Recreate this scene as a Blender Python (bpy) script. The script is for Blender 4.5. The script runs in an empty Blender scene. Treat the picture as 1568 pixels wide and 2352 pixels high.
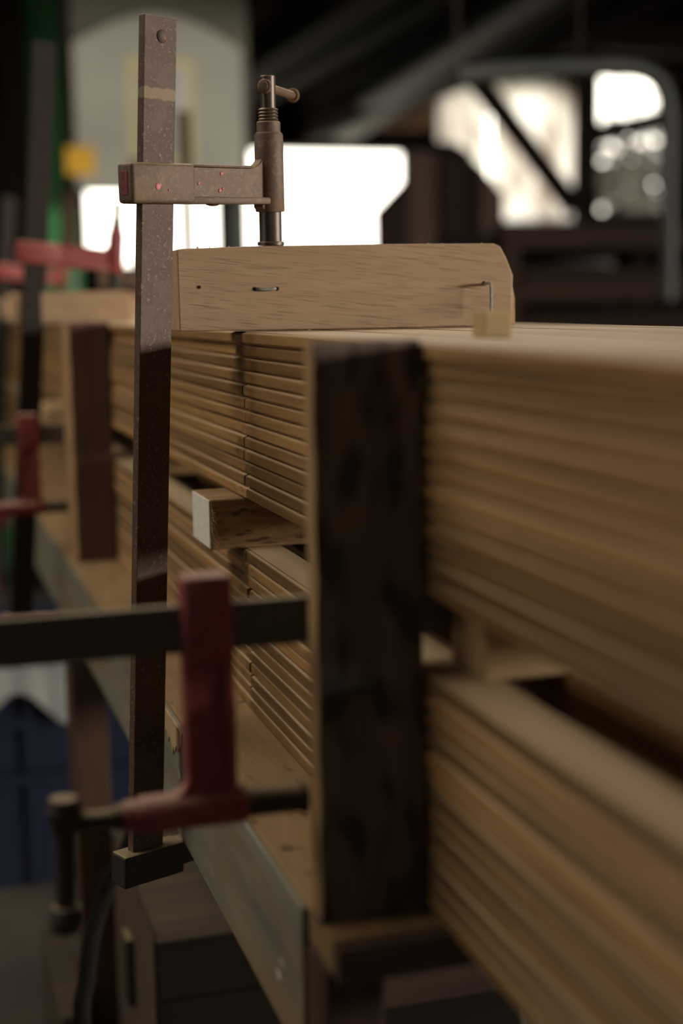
import bpy, bmesh, math, random
from mathutils import Vector, Matrix
random.seed(7)
S = bpy.context.scene
COL = S.collection
PI = math.pi

# ------------------------------------------------------------------ camera
FPX = 3267.0
CAMLOC = Vector((-.25, 0, .9945))
YAW, PITCH, ROLL = math.radians(17.0), math.radians(8.3), math.radians(.9)
FWD = Vector((math.sin(YAW)*math.cos(PITCH), math.cos(YAW)*math.cos(PITCH), -math.sin(PITCH)))
_r0 = Vector((math.cos(YAW), -math.sin(YAW), 0)); _u0 = _r0.cross(FWD)
RGT = _r0*math.cos(ROLL) - _u0*math.sin(ROLL)
UPV = _u0*math.cos(ROLL) + _r0*math.sin(ROLL)
cam = bpy.data.cameras.new('camera'); camo = bpy.data.objects.new('camera', cam); COL.objects.link(camo)
camo.matrix_world = Matrix(((RGT.x, UPV.x, -FWD.x, CAMLOC.x), (RGT.y, UPV.y, -FWD.y, CAMLOC.y),
                            (RGT.z, UPV.z, -FWD.z, CAMLOC.z), (0, 0, 0, 1)))
cam.sensor_fit = 'VERTICAL'; cam.sensor_height = 36; cam.sensor_width = 24
cam.lens = FPX/2352*36
cam.clip_start = .02; cam.clip_end = 100
cam.dof.use_dof = True; cam.dof.focus_distance = 1.045; cam.dof.aperture_fstop = 2.75
S.camera = camo

def aty(px, py, Y):                      # point of the world plane y = Y seen at a pixel of the photograph
    d = RGT*((px-784)/FPX) + UPV*((1176-py)/FPX) + FWD
    return CAMLOC + d*((Y-CAMLOC.y)/d.y)

# ------------------------------------------------------------------ materials
def newmat(name):
    m = bpy.data.materials.new(name); m.use_nodes = True
    nt = m.node_tree; b = nt.nodes['Principled BSDF']
    return m, nt, b
def N(nt, t, **k):
    n = nt.nodes.new(t)
    for a, v in k.items(): setattr(n, a, v)
    return n
def coords(nt, scale, rnd=True, kind='Object', rot=(0, 0, 0)):
    tc = N(nt, 'ShaderNodeTexCoord'); mp = N(nt, 'ShaderNodeMapping')
    mp.inputs['Scale'].default_value = scale; src = tc.outputs[kind]
    if any(rot):
        m0 = N(nt, 'ShaderNodeMapping'); m0.inputs['Rotation'].default_value = rot; nt.links.new(src, m0.inputs['Vector']); src = m0.outputs[0]
    nt.links.new(src, mp.inputs['Vector'])
    if rnd:
        oi = N(nt, 'ShaderNodeObjectInfo'); mu = N(nt, 'ShaderNodeMath', operation='MULTIPLY'); mu.inputs[1].default_value = 173.0
        nt.links.new(oi.outputs['Random'], mu.inputs[0]); nt.links.new(mu.outputs[0], mp.inputs['Location'])
    return mp.outputs[0]
def noise(nt, vec, scale=1, detail=4, rough=.6):
    n = N(nt, 'ShaderNodeTexNoise'); n.inputs['Scale'].default_value = scale
    n.inputs['Detail'].default_value = detail; n.inputs['Roughness'].default_value = rough
    nt.links.new(vec, n.inputs['Vector']); return n.outputs['Fac']
def ramp(nt, fac, stops):
    r = N(nt, 'ShaderNodeValToRGB'); e = r.color_ramp.elements
    while len(e) < len(stops): e.new(.5)
    for i, (p, c) in enumerate(stops): e[i].position = p; e[i].color = (*c, 1) if len(c) == 3 else c
    nt.links.new(fac, r.inputs['Fac']); return r.outputs['Color']
def mix(nt, fac, a, b, mode='MIX'):
    m = N(nt, 'ShaderNodeMix', data_type='RGBA', blend_type=mode)
    for s, v in ((m.inputs[0], fac), (m.inputs[6], a), (m.inputs[7], b)):
        if isinstance(v, (int, float)): s.default_value = v
        elif isinstance(v, tuple): s.default_value = (*v, 1)
        else: nt.links.new(v, s)
    return m.outputs[2]
def bump(nt, b, h, strength=.3, dist=.001):
    bp = N(nt, 'ShaderNodeBump'); bp.inputs['Strength'].default_value = strength; bp.inputs['Distance'].default_value = dist
    nt.links.new(h, bp.inputs['Height']); nt.links.new(bp.outputs[0], b.inputs['Normal'])

def wood(name, light, dark, scale=(6, 90, 90), rough=.6, var=.35, contrast=(.3, .7), flecks=None, stain=None, fine=.25, spec=.35):
    m, nt, b = newmat(name)
    v = coords(nt, scale)
    n1 = noise(nt, v, 1, 5, .62)
    c = ramp(nt, n1, [(contrast[0], dark), (contrast[1], light)])
    v2 = coords(nt, tuple(s*3.2 for s in scale))
    n2 = noise(nt, v2, 1, 3, .7)
    c = mix(nt, fine, c, ramp(nt, n2, [(.38, dark), (.6, light)]))
    if flecks:
        sc, col, rot, lo, hi = flecks
        nf = noise(nt, coords(nt, sc, True, 'Object', rot), 1, 1, .4)
        f = ramp(nt, nf, [(lo, (0, 0, 0)), (hi, (1, 1, 1))])
        c = mix(nt, f, c, col)
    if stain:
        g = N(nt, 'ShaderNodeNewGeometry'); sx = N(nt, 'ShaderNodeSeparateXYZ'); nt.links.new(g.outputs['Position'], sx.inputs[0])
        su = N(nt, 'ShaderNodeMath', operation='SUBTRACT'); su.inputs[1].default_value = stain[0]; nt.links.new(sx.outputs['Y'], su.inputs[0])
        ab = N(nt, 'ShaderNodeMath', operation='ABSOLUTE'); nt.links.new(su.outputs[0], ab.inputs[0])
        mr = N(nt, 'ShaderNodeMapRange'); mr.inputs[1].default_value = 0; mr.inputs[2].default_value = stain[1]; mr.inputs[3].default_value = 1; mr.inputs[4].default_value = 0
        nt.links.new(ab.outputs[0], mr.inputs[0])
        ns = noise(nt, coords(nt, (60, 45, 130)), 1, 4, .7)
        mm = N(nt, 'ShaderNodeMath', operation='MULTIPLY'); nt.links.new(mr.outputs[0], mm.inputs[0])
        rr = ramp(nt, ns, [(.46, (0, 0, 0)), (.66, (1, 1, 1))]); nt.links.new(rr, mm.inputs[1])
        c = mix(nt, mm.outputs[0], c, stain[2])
    oi = N(nt, 'ShaderNodeObjectInfo'); hs = N(nt, 'ShaderNodeHueSaturation')
    mr = N(nt, 'ShaderNodeMapRange'); mr.inputs[3].default_value = 1-var; mr.inputs[4].default_value = 1+var*.6
    nt.links.new(oi.outputs['Random'], mr.inputs[0]); nt.links.new(mr.outputs[0], hs.inputs['Value'])
    nt.links.new(c, hs.inputs['Color']); nt.links.new(hs.outputs[0], b.inputs['Base Color'])
    b.inputs['Roughness'].default_value = rough; b.inputs['Specular IOR Level'].default_value = spec
    bump(nt, b, n2, .25, .0006)
    return m

def spotted(name, base, spot, scale=90, lo=.56, hi=.72, rough=.55, metal=0.0, second=None, bumpd=.0004, spec=.4, band=None, dust=None):
    m, nt, b = newmat(name)
    v = coords(nt, (1, 1, 1))
    n1 = noise(nt, v, scale, 6, .75)
    c = ramp(nt, n1, [(lo, base), (hi, spot)])
    if second:
        n2 = noise(nt, v, second[1], 4, .6)
        f = ramp(nt, n2, [(second[2], (0, 0, 0)), (second[3], (1, 1, 1))])
        c = mix(nt, f, c, second[0])
    if band:                                # worn bare stripe across the bar
        z0, z1, col = band
        tc = N(nt, 'ShaderNodeTexCoord'); sx = N(nt, 'ShaderNodeSeparateXYZ'); nt.links.new(tc.outputs['Object'], sx.inputs[0])
        nw = noise(nt, v, 150, 2, .5)
        mw = N(nt, 'ShaderNodeMath', operation='MULTIPLY_ADD'); mw.inputs[1].default_value = .006; nt.links.new(nw, mw.inputs[0]); nt.links.new(sx.outputs['Z'], mw.inputs[2])
        a = N(nt, 'ShaderNodeMapRange'); a.inputs[1].default_value = z0; a.inputs[2].default_value = z0+.001; nt.links.new(mw.outputs[0], a.inputs[0])
        d = N(nt, 'ShaderNodeMapRange'); d.inputs[1].default_value = z1; d.inputs[2].default_value = z1+.001; d.inputs[3].default_value = 1; d.inputs[4].default_value = 0; nt.links.new(mw.outputs[0], d.inputs[0])
        mu = N(nt, 'ShaderNodeMath', operation='MULTIPLY'); nt.links.new(a.outputs[0], mu.inputs[0]); nt.links.new(d.outputs[0], mu.inputs[1])
        m2 = N(nt, 'ShaderNodeMath', operation='MULTIPLY'); m2.inputs[1].default_value = .55; nt.links.new(mu.outputs[0], m2.inputs[0])
        c = mix(nt, m2.outputs[0], c, col)
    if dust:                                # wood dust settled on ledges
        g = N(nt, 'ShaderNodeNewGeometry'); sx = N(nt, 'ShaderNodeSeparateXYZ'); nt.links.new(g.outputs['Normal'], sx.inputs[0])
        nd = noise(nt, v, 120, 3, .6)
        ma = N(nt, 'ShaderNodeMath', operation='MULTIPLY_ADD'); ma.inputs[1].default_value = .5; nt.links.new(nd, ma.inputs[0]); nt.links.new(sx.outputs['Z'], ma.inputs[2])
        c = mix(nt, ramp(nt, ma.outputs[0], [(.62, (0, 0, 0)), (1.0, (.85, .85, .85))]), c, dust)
    nt.links.new(c, b.inputs['Base Color'])
    b.inputs['Roughness'].default_value = rough; b.inputs['Metallic'].default_value = metal; b.inputs['Specular IOR Level'].default_value = spec
    bump(nt, b, n1, .35, bumpd)
    return m
def plain(name, c, rough=.6, metal=0, var=.15, scale=12, spec=.4):
    d = tuple(x*(1-var) for x in c); l = tuple(min(1, x*(1+var)) for x in c)
    return spotted(name, d, l, scale, .4, .65, rough, metal, None, .0002, spec)

M = {}
M['board_face'] = wood('pale_planed_face', (.56, .41, .25), (.46, .32, .185), (60, 4, 60), .5, .08)
M['tan_face'] = wood('tan_outward_face', (.44, .27, .12), (.30, .18, .08), (80, 80, 6), .7, .08)
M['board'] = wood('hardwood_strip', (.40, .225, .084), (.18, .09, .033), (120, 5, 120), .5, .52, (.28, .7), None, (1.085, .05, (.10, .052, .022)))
M['spacer'] = wood('pale_oak', (.46, .31, .185), (.38, .245, .14), (9, 60, 60), .62, .04, (.3, .7), ((42, 1300, 1300), (.25, .15, .08), (0, math.radians(-6), 0), .56, .76))
M['sticker'] = wood('rough_sawn_stick', (.44, .27, .12), (.17, .085, .032), (9, 90, 90), .8, .12, (.35, .62), ((60, 260, 260), (.10, .05, .02), (0, 0, 0), .58, .7))
M['sticker_pale'] = wood('pale_stick', (.55, .38, .19), (.42, .27, .13), (9, 70, 70), .7, .1)
M['post'] = wood('dark_weathered_wood', (.21, .14, .10), (.085, .062, .048), (60, 60, 8), .75, .05, (.32, .68), ((70, 70, 26), (.055, .042, .034), (0, 0, 0), .5, .62))
M['post_red'] = wood('reddish_dark_wood', (.145, .07, .046), (.078, .038, .027), (60, 60, 7), .75, .12)
M['bench_top'] = wood('dusty_bench_top', (.32, .20, .088), (.20, .12, .05), (30, 6, 30), .85, .06, (.3, .7), ((70, 40, 70), (.12, .07, .03), (0, 0, 0), .66, .74))
M['white_end'] = plain('white_painted_end_grain', (.74, .68, .60), .8, 0, .1, 160)
M['nail'] = plain('grey_nail_steel', (.30, .28, .25), .65, .2, .25, 300)
M['hole'] = plain('dark_hole', (.01, .008, .006), .9)
M['rust'] = spotted('rusty_bar_steel', (.096, .053, .035), (.33, .25, .195), 330, .54, .74, .6, 0, ((.122, .078, .056), 48, .5, .66), .0005, .28, (.5624, .570, (.34, .24, .14)))
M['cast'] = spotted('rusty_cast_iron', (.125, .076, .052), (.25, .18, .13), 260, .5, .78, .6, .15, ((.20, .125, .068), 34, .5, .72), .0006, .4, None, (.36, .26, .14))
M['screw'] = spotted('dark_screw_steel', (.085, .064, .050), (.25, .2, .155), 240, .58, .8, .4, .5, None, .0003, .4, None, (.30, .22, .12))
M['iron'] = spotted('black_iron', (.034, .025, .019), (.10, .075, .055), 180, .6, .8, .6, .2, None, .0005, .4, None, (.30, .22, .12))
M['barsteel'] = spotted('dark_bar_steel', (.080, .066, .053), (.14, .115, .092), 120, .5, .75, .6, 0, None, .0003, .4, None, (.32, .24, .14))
M['barfar'] = spotted('brown_black_bar_steel', (.024, .018, .014), (.05, .038, .028), 120, .5, .75, .7, 0, None, .0003, .2)
M['barbrown'] = spotted('brown_bar_steel', (.050, .034, .021), (.085, .062, .042), 120, .5, .75, .7, 0, None, .0003, .2)
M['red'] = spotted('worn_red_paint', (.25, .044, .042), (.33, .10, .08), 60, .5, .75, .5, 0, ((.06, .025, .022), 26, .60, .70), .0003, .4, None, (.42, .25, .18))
M['chip'] = plain('pink_red_paint', (.52, .14, .15), .5)
M['patch'] = plain('dull_red_paint', (.24, .05, .045), .6, 0, .4, 150)

def greypaint():
    m, nt, b = newmat('worn_grey_paint')
    v = coords(nt, (40, 7, 40)); n1 = noise(nt, v, 1, 5, .65)
    c = ramp(nt, n1, [(.3, (.128, .110, .076)), (.7, (.25, .224, .162))])
    n2 = noise(nt, coords(nt, (14, 3.5, 30)), 1, 4, .6)
    c = mix(nt, ramp(nt, n2, [(.47, (0, 0, 0)), (.64, (1, 1, 1))]), c, (.20, .13, .065))
    n3 = noise(nt, coords(nt, (70, 22, 50)), 1, 3, .6)
    c = mix(nt, ramp(nt, n3, [(.70, (0, 0, 0)), (.74, (1, 1, 1))]), c, (.62, .60, .54))
    nt.links.new(c, b.inputs['Base Color']); b.inputs['Roughness'].default_value = .65
    bump(nt, b, n1, .4, .0008); return m
M['greypaint'] = greypaint()
M['leg'] = wood('brown_leg_wood', (.085, .042, .021), (.045, .022, .011), (40, 40, 6), .75, .1)
M['apron'] = wood('dark_apron_wood', (.09, .05, .03), (.05, .028, .017), (6, 40, 40), .8, .1)
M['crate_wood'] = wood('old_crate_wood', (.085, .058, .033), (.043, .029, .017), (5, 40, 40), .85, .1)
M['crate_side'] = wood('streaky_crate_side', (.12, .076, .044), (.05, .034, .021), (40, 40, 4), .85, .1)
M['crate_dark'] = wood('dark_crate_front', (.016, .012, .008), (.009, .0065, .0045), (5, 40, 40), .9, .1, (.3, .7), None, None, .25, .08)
M['blue'] = plain('blue_crate_plastic', (.011, .0155, .036), .45, 0, .08, 6)
M['cloth'] = plain('grey_white_cloth', (.52, .52, .49), .9, 0, .1, 20)
M['black'] = plain('black_rubber', (.014, .012, .010), .95, 0, .15, 12, .04)
M['floor'] = spotted('brown_concrete', (.046, .034, .023), (.075, .058, .039), 6, .35, .7, .85, 0, ((.036, .027, .019), 2.5, .5, .7))
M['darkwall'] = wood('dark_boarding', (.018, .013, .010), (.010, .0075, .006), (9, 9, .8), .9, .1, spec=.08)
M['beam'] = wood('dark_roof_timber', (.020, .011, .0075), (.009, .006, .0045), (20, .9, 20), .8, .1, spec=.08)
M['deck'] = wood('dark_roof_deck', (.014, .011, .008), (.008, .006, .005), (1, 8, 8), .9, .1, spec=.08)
M['sawgrey'] = plain('grey_green_machine_paint', (.34, .33, .28), .5, 0, .05, 3)
M['sawolive'] = plain('olive_machine_paint', (.10, .09, .062), .55, 0, .06, 3)
M['sawdark'] = plain('dark_machine_steel', (.055, .060, .055), .5)
M['yellow'] = plain('yellow_label', (.66, .37, .02), .6, 0, .05, 40)
M['yellowframe'] = plain('pale_yellow_border', (.50, .45, .22), .6, 0, .05, 40)
M['paper'] = plain('lilac_paper', (.46, .43, .46), .7, 0, .08, 14)
M['green'] = plain('green_machine_paint', (.09, .42, .14), .5, 0, .1, 4)
M['pipe'] = plain('grey_pipe_metal', (.036, .037, .032), .5, .2, .15, 8)
M['duct'] = plain('brown_grey_duct', (.009, .007, .0055), .55, 0, .15, 6)
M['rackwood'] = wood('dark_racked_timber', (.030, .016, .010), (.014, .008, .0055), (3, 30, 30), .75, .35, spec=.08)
M['plank_brown'] = wood('brown_leaning_plank', (.095, .044, .023), (.042, .021, .012), (16, 16, 1.6), .7, .45)
M['drum'] = plain('dark_brown_drum', (.025, .016, .012), .5, .1)
M['header'] = wood('orange_brown_header', (.30, .17, .08), (.16, .085, .04), (2, 18, 18), .7, .1)
M['leaf'] = plain('dark_leaf', (.05, .042, .034), .7, 0, .4, 3)
M['ground'] = plain('yard_ground', (.45, .43, .38), .9)
M['frame'] = wood('dark_window_frame', (.07, .05, .038), (.04, .03, .022), (12, 12, 12), .7, .1)
def sheet():
    m, nt, b = newmat('translucent_cream_sheet'); nt.nodes.remove(b)
    v = coords(nt, (5, 1, 1.6), False); n1 = noise(nt, v, 1, 3, .5)
    c = ramp(nt, n1, [(.36, (.16, .12, .085)), (.62, (.97, .96, .93))])
    t = N(nt, 'ShaderNodeBsdfTranslucent'); d = N(nt, 'ShaderNodeBsdfDiffuse'); mx = N(nt, 'ShaderNodeMixShader'); mx.inputs[0].default_value = .2
    nt.links.new(c, t.inputs['Color']); nt.links.new(c, d.inputs['Color'])
    nt.links.new(t.outputs[0], mx.inputs[1]); nt.links.new(d.outputs[0], mx.inputs[2])
    nt.links.new(mx.outputs[0], nt.nodes['Material Output'].inputs['Surface']); return m
M['sheet'] = sheet()
def lamp_mat():
    m, nt, b = newmat('lamp_tube_glow'); b.inputs['Emission Color'].default_value = (1, .93, .82, 1); b.inputs['Emission Strength'].default_value = 3; return m
M['glow'] = lamp_mat()

# ------------------------------------------------------------------ mesh helpers
def bx(bm, lo, hi, mtx=None):
    x0, y0, z0 = lo; x1, y1, z1 = hi
    v = [bm.verts.new(p) for p in ((x0, y0, z0), (x1, y0, z0), (x1, y1, z0), (x0, y1, z0), (x0, y0, z1), (x1, y0, z1), (x1, y1, z1), (x0, y1, z1))]
    for f in ((0, 3, 2, 1), (4, 5, 6, 7), (0, 1, 5, 4), (1, 2, 6, 5), (2, 3, 7, 6), (3, 0, 4, 7)): bm.faces.new([v[i] for i in f])
    if mtx is not None:
        for q in v: q.co = mtx @ q.co
    return v
def prism(bm, pts, axis, a, b):          # polygon pts in the other two axes, extruded along axis
    def mk(p, t):
        l = [p[0], p[1]]; l.insert(axis, t); return bm.verts.new(l)
    A = [mk(p, a) for p in pts]; B = [mk(p, b) for p in pts]; n = len(pts)
    bm.faces.new(A); bm.faces.new(B[::-1])
    for i in range(n): bm.faces.new([A[i], B[i], B[(i+1) % n], A[(i+1) % n]])
def lathe(bm, prof, base=(0, 0, 0), axis=(0, 0, 1), seg=28):    # prof: (radius, height) along the axis
    ax = Vector(axis).normalized(); t = Vector((1, 0, 0)) if abs(ax.x) < .9 else Vector((0, 1, 0))
    u = ax.cross(t).normalized(); w = ax.cross(u); B = Vector(base); rings = []
    for r, h in prof:
        if r < 1e-6: rings.append([bm.verts.new(B+ax*h)])
        else: rings.append([bm.verts.new(B+ax*h+u*(r*math.cos(2*PI*k/seg))+w*(r*math.sin(2*PI*k/seg))) for k in range(seg)])
    for A, Bq in zip(rings, rings[1:]):
        for k in range(seg):
            k2 = (k+1) % seg
            if len(A) == 1 and len(Bq) == 1: continue
            if len(A) == 1: bm.faces.new([A[0], Bq[k], Bq[k2]])
            elif len(Bq) == 1: bm.faces.new([A[k], A[k2], Bq[0]])
            else: bm.faces.new([A[k], A[k2], Bq[k2], Bq[k]])
    for R in (rings[0], rings[-1]):
        if len(R) > 1: bm.faces.new(R)
def cyl(bm, p, q, r, r2=None, seg=24, bev=.0):
    p, q = Vector(p), Vector(q); L = (q-p).length; r2 = r if r2 is None else r2
    prof = [(r, 0), (r2, L)] if bev == 0 else [(0, 0), (r-bev, 0), (r, bev), (r2, L-bev), (r2-bev, L), (0, L)]
    lathe(bm, prof, p, q-p, seg)
def tube(bm, pts, r, seg=12, sub=8):     # smooth tube through points
    P = [Vector(p) for p in pts]; out = []
    for i in range(len(P)-1):
        p0, p1, p2, p3 = P[max(i-1, 0)], P[i], P[i+1], P[min(i+2, len(P)-1)]
        for k in range(sub):
            t = k/sub; out.append(.5*((2*p1)+(p2-p0)*t+(2*p0-5*p1+4*p2-p3)*t*t+(3*p1-p0-3*p2+p3)*t**3))
    out.append(P[-1]); rings = []; up = None
    for i, c in enumerate(out):
        d = (out[min(i+1, len(out)-1)]-out[max(i-1, 0)]).normalized()
        if up is None: up = d.orthogonal().normalized()
        up = (up-d*up.dot(d)).normalized(); w = d.cross(up)
        rings.append([bm.verts.new(c+up*(r*math.cos(2*PI*k/seg))+w*(r*math.sin(2*PI*k/seg))) for k in range(seg)])
    for A, B in zip(rings, rings[1:]):
        for k in range(seg): bm.faces.new([A[k], A[(k+1) % seg], B[(k+1) % seg], B[k]])
    bm.faces.new(rings[0]); bm.faces.new(rings[-1])
def bevel(bm, w, seg=2, ang=30):
    bm.normal_update()
    ed = [e for e in bm.edges if len(e.link_faces) == 2 and e.calc_face_angle(0) > math.radians(ang)]
    bmesh.ops.bevel(bm, geom=ed, offset=w, segments=seg, affect='EDGES', profile=.5, clamp_overlap=True)
def obj(name, bm, mat, parent=None, smooth=False, bev=0, seg=2, sub=0):
    if bev: bevel(bm, bev, seg)
    bmesh.ops.recalc_face_normals(bm, faces=bm.faces)
    me = bpy.data.meshes.new(name); bm.to_mesh(me); bm.free()
    me.materials.append(M[mat] if isinstance(mat, str) else mat)
    if smooth:
        me.polygons.foreach_set('use_smooth', [True]*len(me.polygons))
        try: me.set_sharp_from_angle(angle=math.radians(38))
        except Exception: pass
    o = bpy.data.objects.new(name, me); COL.objects.link(o)
    if parent: o.parent = parent
    return o
def box(name, lo, hi, mat, parent=None, bev=0, seg=2):
    bm = bmesh.new(); bx(bm, lo, hi); return obj(name, bm, mat, parent, False, bev, seg)
def tag(o, label, cat, group=None, kind=None):
    o['label'] = label; o['category'] = cat
    if group: o['group'] = group
    if kind: o['kind'] = kind
    return o
def thing(name, label, cat, loc=(0, 0, 0), group=None, mtx=None):
    o = bpy.data.objects.new(name, None); COL.objects.link(o); o.empty_display_size = .05
    if mtx is not None: o.matrix_world = mtx
    else: o.location = loc
    return tag(o, label, cat, group)
def struct(name, bm, mat, parent=None):
    o = obj(name, bm, mat, parent); o['kind'] = 'structure'; return o

ORD = ['zero', 'first', 'second', 'third', 'fourth', 'fifth', 'sixth', 'seventh', 'eighth', 'ninth', 'tenth', 'eleventh', 'twelfth', 'thirteenth']

# ------------------------------------------------------------------ workbench
ZB = .675
BY0, BY1, BX0, BX1 = .655, 4.3, -.062, .36
bench = thing('workbench', 'long low workbench with grey painted side board carrying the timber stack', 'workbench', (.2, 2.4, 0))
def on(parent, o):                         # parts are modelled in world space, then hung on the thing
    o.parent = parent; o.matrix_parent_inverse = parent.matrix_basis.inverted(); return o
bm = bmesh.new()
for k in range(3):
    w = (BX1-(BX0+.004))/3
    bx(bm, (BX0+.004+k*w, BY0, ZB-.020), (BX0+.004+(k+1)*w-.0015, BY1, ZB))
on(bench, obj('tabletop', bm, 'bench_top', bev=.002))
bm = bmesh.new(); bx(bm, (BX0, .70, .583), (BX0+.0038, BY1, ZB-.0005)); bx(bm, (BX0+.0042, .71, .583), (BX0+.02, BY1, ZB-.0205))
sb = on(bench, obj('side_board', bm, 'greypaint', bev=.0012)); sb['label'] = 'grey painted side board with worn patches'
# split-out chip of bare wood on the top edge of the side board
bm = bmesh.new(); rc = random.Random(5); up_, lo_ = [], []
for k in range(19):
    u = k/18; y = 1.035+.085*u; up_.append((y, ZB-.0007-rc.uniform(0, .0008))); lo_.append((y, ZB-.003-.026*math.sin(PI*u)**.7*rc.uniform(.6, 1.1)))
prism(bm, up_+lo_[::-1], 0, BX0-.0013, BX0+.0004)
on(bench, obj('splintered_chip', bm, 'sticker_pale', smooth=False))
on(bench, box('end_strip', (BX0+.004, BY0-.010, .6552), (BX1, BY0-.0003, ZB-.0012), 'apron', bev=.0015))
on(bench, box('end_apron', (BX0+.0225, .76, .575), (BX1, .79, ZB-.021), 'apron', bev=.002))
on(bench, box('side_board', (BX1+.0005, .69, .583), (BX1+.022, BY1, ZB-.0005), 'apron', bev=.003))
for (x0, x1, y0, y1, zt, m_) in ((-.060, -.028, .662, .699, .6545, 'leg'), (.31, .35, .662, .699, .6545, 'leg'), (-.078, -.036, 1.68, 1.75, .5825, 'leg'),
                           (.31, .35, 1.68, 1.75, .583, 'leg'), (-.060, -.02, 4.2, 4.27, .583, 'leg'), (.31, .35, 4.2, 4.27, .583, 'leg')):
    on(bench, box('leg', (x0, y0, .0), (x1, y1, zt), m_, bev=.002))
bm = bmesh.new(); bx(bm, (-.028, .67, .20), (.31, .695, .23)); on(bench, obj('stretcher', bm, 'apron', bev=.002))
tag(box('foot_block', (-.115, 1.60, 0), (-.0785, 1.86, .17), 'crate_wood', bev=.004),
    'light brown timber block standing against the foot of the bench leg', 'block')

# ------------------------------------------------------------------ stack of strips
BT = .010; BW = .033; PITCH_X = .065; NL = 13
JY = 1.072; NY0 = .15; FY1 = 4.15
def strip_mesh(y0, y1, BW=BW):
    bm = bmesh.new(); h = [(.0034, 0), (.0031, .0008), (.0007, .0013), (0, .0021), (0, .0082), (.0007, .0089), (.0031, .0094), (.0034, BT)]
    prism(bm, h+[(BW-x, z) for x, z in h[::-1]], 1, y0, y1)
    bmesh.ops.recalc_face_normals(bm, faces=bm.faces)
    me = bpy.data.meshes.new('hardwood_strip'); bm.to_mesh(me); bm.free(); me.materials.append(M['board']); me.materials.append(M['board_face'])
    for p in me.polygons:
        if abs(p.normal.z) > .9: p.material_index = 1
    return me
me_near = strip_mesh(NY0-JY, 0); me_far = strip_mesh(0, FY1-JY)
me_near_w = strip_mesh(NY0-JY, 0, .0640); me_far_w = strip_mesh(0, FY1-JY, .0640)
ROWN = ['front row', 'second row', 'middle row', 'fourth row', 'rear row']
for pile, zb in (('lower', ZB), ('upper', ZB+.17)):
    for l in range(NL):
        idx = NL-l                          # from the top
        for r in range(5):
            for ln in ('nearer', 'farther'):
                x = r*PITCH_X + random.choice((-.0004, 0, 0, .0004, .0009, .0018))
                wide = pile == 'upper' and idx == 1 and r < 4
                if wide and r: x = r*PITCH_X+.0003
                gap = random.uniform(-.006, .006); jn, jf = JY+gap, JY+gap+.0004
                if pile == 'upper' and r == 0:
                    if idx == 1: jn, jf = 1.074, 1.105; x = .0045 if ln == 'nearer' else .0055
                    if idx == 1: x -= .0038
                    elif idx == 2: jn, jf = 1.104, 1.107; x += .0025 if ln == 'nearer' else .004
                    elif idx == 3: jn, jf = 1.120, 1.1225; x += .001 if ln == 'nearer' else .0025
                    elif idx == 4: x += .0008
                o = bpy.data.objects.new('hardwood_strip', (me_near_w if wide else me_near) if ln == 'nearer' else (me_far_w if wide else me_far)); COL.objects.link(o)
                o.location = (x, jn if ln == 'nearer' else jf, zb+l*BT)
                tag(o, 'hardwood strip, %s from top of %s pile, %s, %s length' % (ORD[idx] if idx > 1 else 'topmost one', pile, ROWN[r], ln)
                    if idx > 1 else 'topmost hardwood strip of the %s pile, %s, %s length' % (pile, ROWN[r], ln),
                    'timber strip', 'hardwood strips in the %s pile' % pile)

# ------------------------------------------------------------------ sticks in the gap
Z0, Z1 = ZB+.13, ZB+.17
def stick(y0, y1, x0, x1, label, mat='sticker', paint=False, rough=True, rnd=.0015):
    t = thing('spacer_stick', label, 'stick', ((x0+x1)/2, (y0+y1)/2, Z0), 'spacer sticks between the two piles')
    bm = bmesh.new(); bx(bm, (x0, y0, Z0), (x1, y1, Z1))
    on(t, obj('stick_body', bm, mat, bev=rnd))
    if paint:
        bm = bmesh.new(); bx(bm, (x0-.0012, y0+.0006, Z0+.001), (x0, y1-.0006, Z1-.0006))
        e = on(t, obj('painted_end', bm, 'white_end', bev=.0005)); e['label'] = 'white painted end grain'
        bm = bmesh.new()
        for k in range(46):                 # torn fibres along the sawn corner
            side = random.random() < .65
            z = random.uniform(Z0, Z1-.006) if side else Z0
            y = y0 if side else random.uniform(y0, y1)
            p = Vector((x0+random.uniform(-.0006, .002), y, z))
            q = p+Vector((random.uniform(-.002, .004), -random.uniform(.0006, .003), random.uniform(-.0045, .001)))
            q2 = q+Vector((random.uniform(-.001, .003), -random.uniform(0, .0015), random.uniform(-.0035, .001)))
            tube(bm, [p, q, q2], .00022, 5, 3)
        f = on(t, obj('torn_fibres', bm, 'sticker_pale')); f['kind'] = 'stuff'
    return t
stick(1.083, 1.150, -.026, .30, 'brown rough sawn spacer stick with white painted end between the piles', paint=True)
stick(.645, .690, .021, .30, 'short pale spacer stick in the gap just right of the near dark upright', 'sticker_pale')
stick(2.33, 2.375, -.040, .30, 'pale spacer stick jutting from the gap beyond the far reddish upright', 'sticker_pale', rnd=.012)
stick(1.60, 1.645, .004, .30, 'spacer stick set flush in the gap before the far reddish upright', 'sticker')
stick(3.1, 3.15, .002, .30, 'spacer stick in the gap under the far end clamps', 'sticker')
stick(3.8, 3.85, .002, .30, 'spacer stick at the far end of the timber stack', 'sticker')
stick(.20, .245, .002, .30, 'spacer stick at the near end of the timber stack', 'sticker')

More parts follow.
